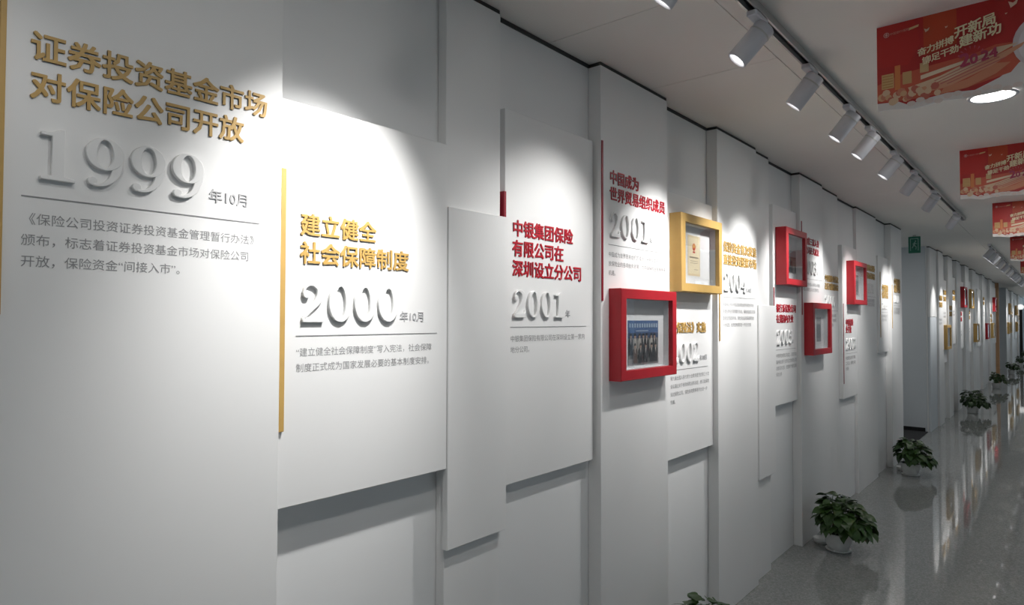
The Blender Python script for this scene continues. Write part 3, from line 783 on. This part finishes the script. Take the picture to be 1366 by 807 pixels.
# ------------------------------------------------------------------ potted pothos
def leaf_mesh():
    bm = bmesh.new()
    pr = [(0, .0), (.12, .30), (.3, .40), (.5, .37), (.7, .25), (.87, .10), (1.0, 0)]
    mid_, lt, rt = [], [], []
    for t_, w in pr:
        z = .10 * math.sin(t_ * 2.2) - .22 * t_ * t_
        y = t_ - (.10 if 0 < w >= .30 and t_ < .2 else 0)
        mid_.append(bm.verts.new((0, t_, z)))
        if w: lt.append(bm.verts.new((-w, y, z + .10 * w))); rt.append(bm.verts.new((w, y, z + .10 * w)))
    bm.faces.new((mid_[0], mid_[1], lt[0])); bm.faces.new((mid_[0], rt[0], mid_[1]))
    for i in range(len(lt) - 1):
        bm.faces.new((mid_[i + 1], mid_[i + 2], lt[i + 1], lt[i])); bm.faces.new((mid_[i + 1], rt[i], rt[i + 1], mid_[i + 2]))
    bm.faces.new((mid_[-2], mid_[-1], lt[-1])); bm.faces.new((mid_[-2], rt[-1], mid_[-1]))
    me = mesh_of(bm, 'leaf', LEAF, True)
    return me
LEAF_ME = leaf_mesh()
def pothos(label, x, y, seed, n=150, single=True, s=1.0, lean=1.0):
    rnd = random.Random(seed)
    t = thing('potted_pothos', label, 'plant', (x, y, 0), 'potted pothos plants along the left wall')
    b = bmesh.new(); add_lathe(b, [(.055, .008), (.068, .010), (.085, .06), (.097, .125), (.100, .130), (.094, .131), (.090, .118), (.0, .117)], 32, cap=False)
    b.faces.new([v for v in b.verts if abs(v.co.z - .008) < 1e-6][::-1]); bmesh.ops.remove_doubles(b, verts=b.verts[:], dist=1e-5)
    link('pot', mesh_of(b, 'pot', POT, True), t)
    b = bmesh.new(); add_lathe(b, [(.060, 0), (.084, .004), (.088, .012), (.084, .0115), (.06, .0075), (.0, .0075)], 28, cap=False); bmesh.ops.remove_doubles(b, verts=b.verts[:], dist=1e-5)
    link('saucer', mesh_of(b, 'saucer', POT, True), t)
    b = bmesh.new(); add_lathe(b, [(.088, .108), (.088, .121)], 20); link('soil', mesh_of(b, 'soil', SOIL), t)
    lim = -1.478 - x                       # wall face, local
    ts = []; sb = bmesh.new()
    for i in range(n):
        az = rnd.uniform(0, 2 * PI); el = math.asin(rnd.uniform(-.25, 1.0))
        rr = (.55 + .45 * rnd.random() ** .5)
        cx = .165 * s * rr * math.cos(el) * math.cos(az) + .045 * lean * (1 - max(0, math.sin(el))); cy = .17 * s * rr * math.cos(el) * math.sin(az)
        cz = .225 + .165 * s * rr * math.sin(el) - .05 * max(0, math.cos(az)) * lean * math.cos(el)
        cz = max(cz, .17 if math.hypot(cx, cy) > .10 else .20)
        if cx < lim + .05: cx = lim + .05 + rnd.random() * .03
        L = rnd.uniform(.050, .085) * s
        pit = -.35 + .75 * math.sin(el) + rnd.uniform(-.45, .25) - .35
        yawl = az - PI / 2 + rnd.uniform(-.7, .7)
        M = Matrix.Translation((cx, cy, cz)) @ Matrix.Rotation(yawl, 4, 'Z') @ Matrix.Rotation(pit, 4, 'X') @ Matrix.Rotation(rnd.uniform(-.5, .5), 4, 'Y') @ Matrix.Diagonal((L, L, L, 1))
        tip = M @ Vector((0, 1, -.1))
        if tip.x < lim + .004: M = Matrix.Translation((lim + .004 - tip.x, 0, 0)) @ M
        tip = M @ Vector((0, 1, -.2))
        if tip.z < .02: M = Matrix.Translation((0, 0, .02 - tip.z)) @ M
        ts.append(M)
        if i % 3 == 0:     # a stalk from the soil
            a = Vector((rnd.uniform(-.05, .05), rnd.uniform(-.05, .05), .115)); c = M.translation; m_ = (a + c) / 2 + Vector((0, 0, .05))
            for p0, p1 in ((a, m_), (m_, c)):
                dv = (p1 - p0); q = dv.to_track_quat('Z', 'Y').to_matrix().to_4x4()
                bmesh.ops.create_cone(sb, segments=5, radius1=.0022, radius2=.002, depth=dv.length, cap_ends=False, matrix=Matrix.Translation((p0 + p1) / 2) @ q)
    st = link('stalks', mesh_of(sb, 'stalks', STEM), t); st['kind'] = 'stuff'
    if single:
        for M in ts:
            o = link('leaf', LEAF_ME, t); o.matrix_local = M
    else:
        b = bmesh.new()
        for M in ts:
            tmp = LEAF_ME.copy(); tmp.transform(M); b.from_mesh(tmp); bpy.data.meshes.remove(tmp)
        o = link('foliage', mesh_of(b, 'foliage', LEAF, True), t); o['kind'] = 'stuff'
    return t
pothos('leafy pothos in a white pot, only its top leaves showing at the bottom edge', -1.27, 2.89, 1)
pothos('nearest fully visible pothos in a white pot on the polished floor', -1.275, 5.20, 2, n=250, s=1.06)
pothos('pothos in a white pot at the end of the first wall, before the niche', -1.285, 8.20, 3, n=230, s=1.04)
pothos('pothos plant on the floor below the low gold frames beyond the niche', -1.27, 14.35, 4, n=150, single=False, s=1.2)
pothos('pothos plant on the floor left of the tan pillar foot', -1.28, 19.9, 5, n=130, single=False, s=1.05)
pothos('pothos plant on the floor right of the tan pillar', -1.25, 25.4, 6, n=110, single=False, s=1.0)
pothos('pothos plant on the floor beyond the tan pillar, second last', -1.20, 29.6, 7, n=110, single=False, s=1.0)
pothos('farthest pothos plant, in front of the black door pillar', -1.20, 34.6, 8, n=110, single=False, s=1.05)
# second small saucer seen behind the nearest pots
for lab, x, y in (('small white dish behind the nearest full pothos', -1.415, 5.28), ('small white dish behind the pothos at the end of the first wall', -1.40, 8.40)):
    t = thing('plant_dish', lab, 'dish', (x, y, 0), 'white dishes by the wall')
    b = bmesh.new(); add_lathe(b, [(.035, 0), (.045, .002), (.055, .040), (.052, .040), (.042, .006), (.0, .005)], 24, cap=False); bmesh.ops.remove_doubles(b, verts=b.verts[:], dist=1e-5)
    link('bowl', mesh_of(b, 'bowl', POT, True), t)
bpy.data.objects.remove(_tmp)
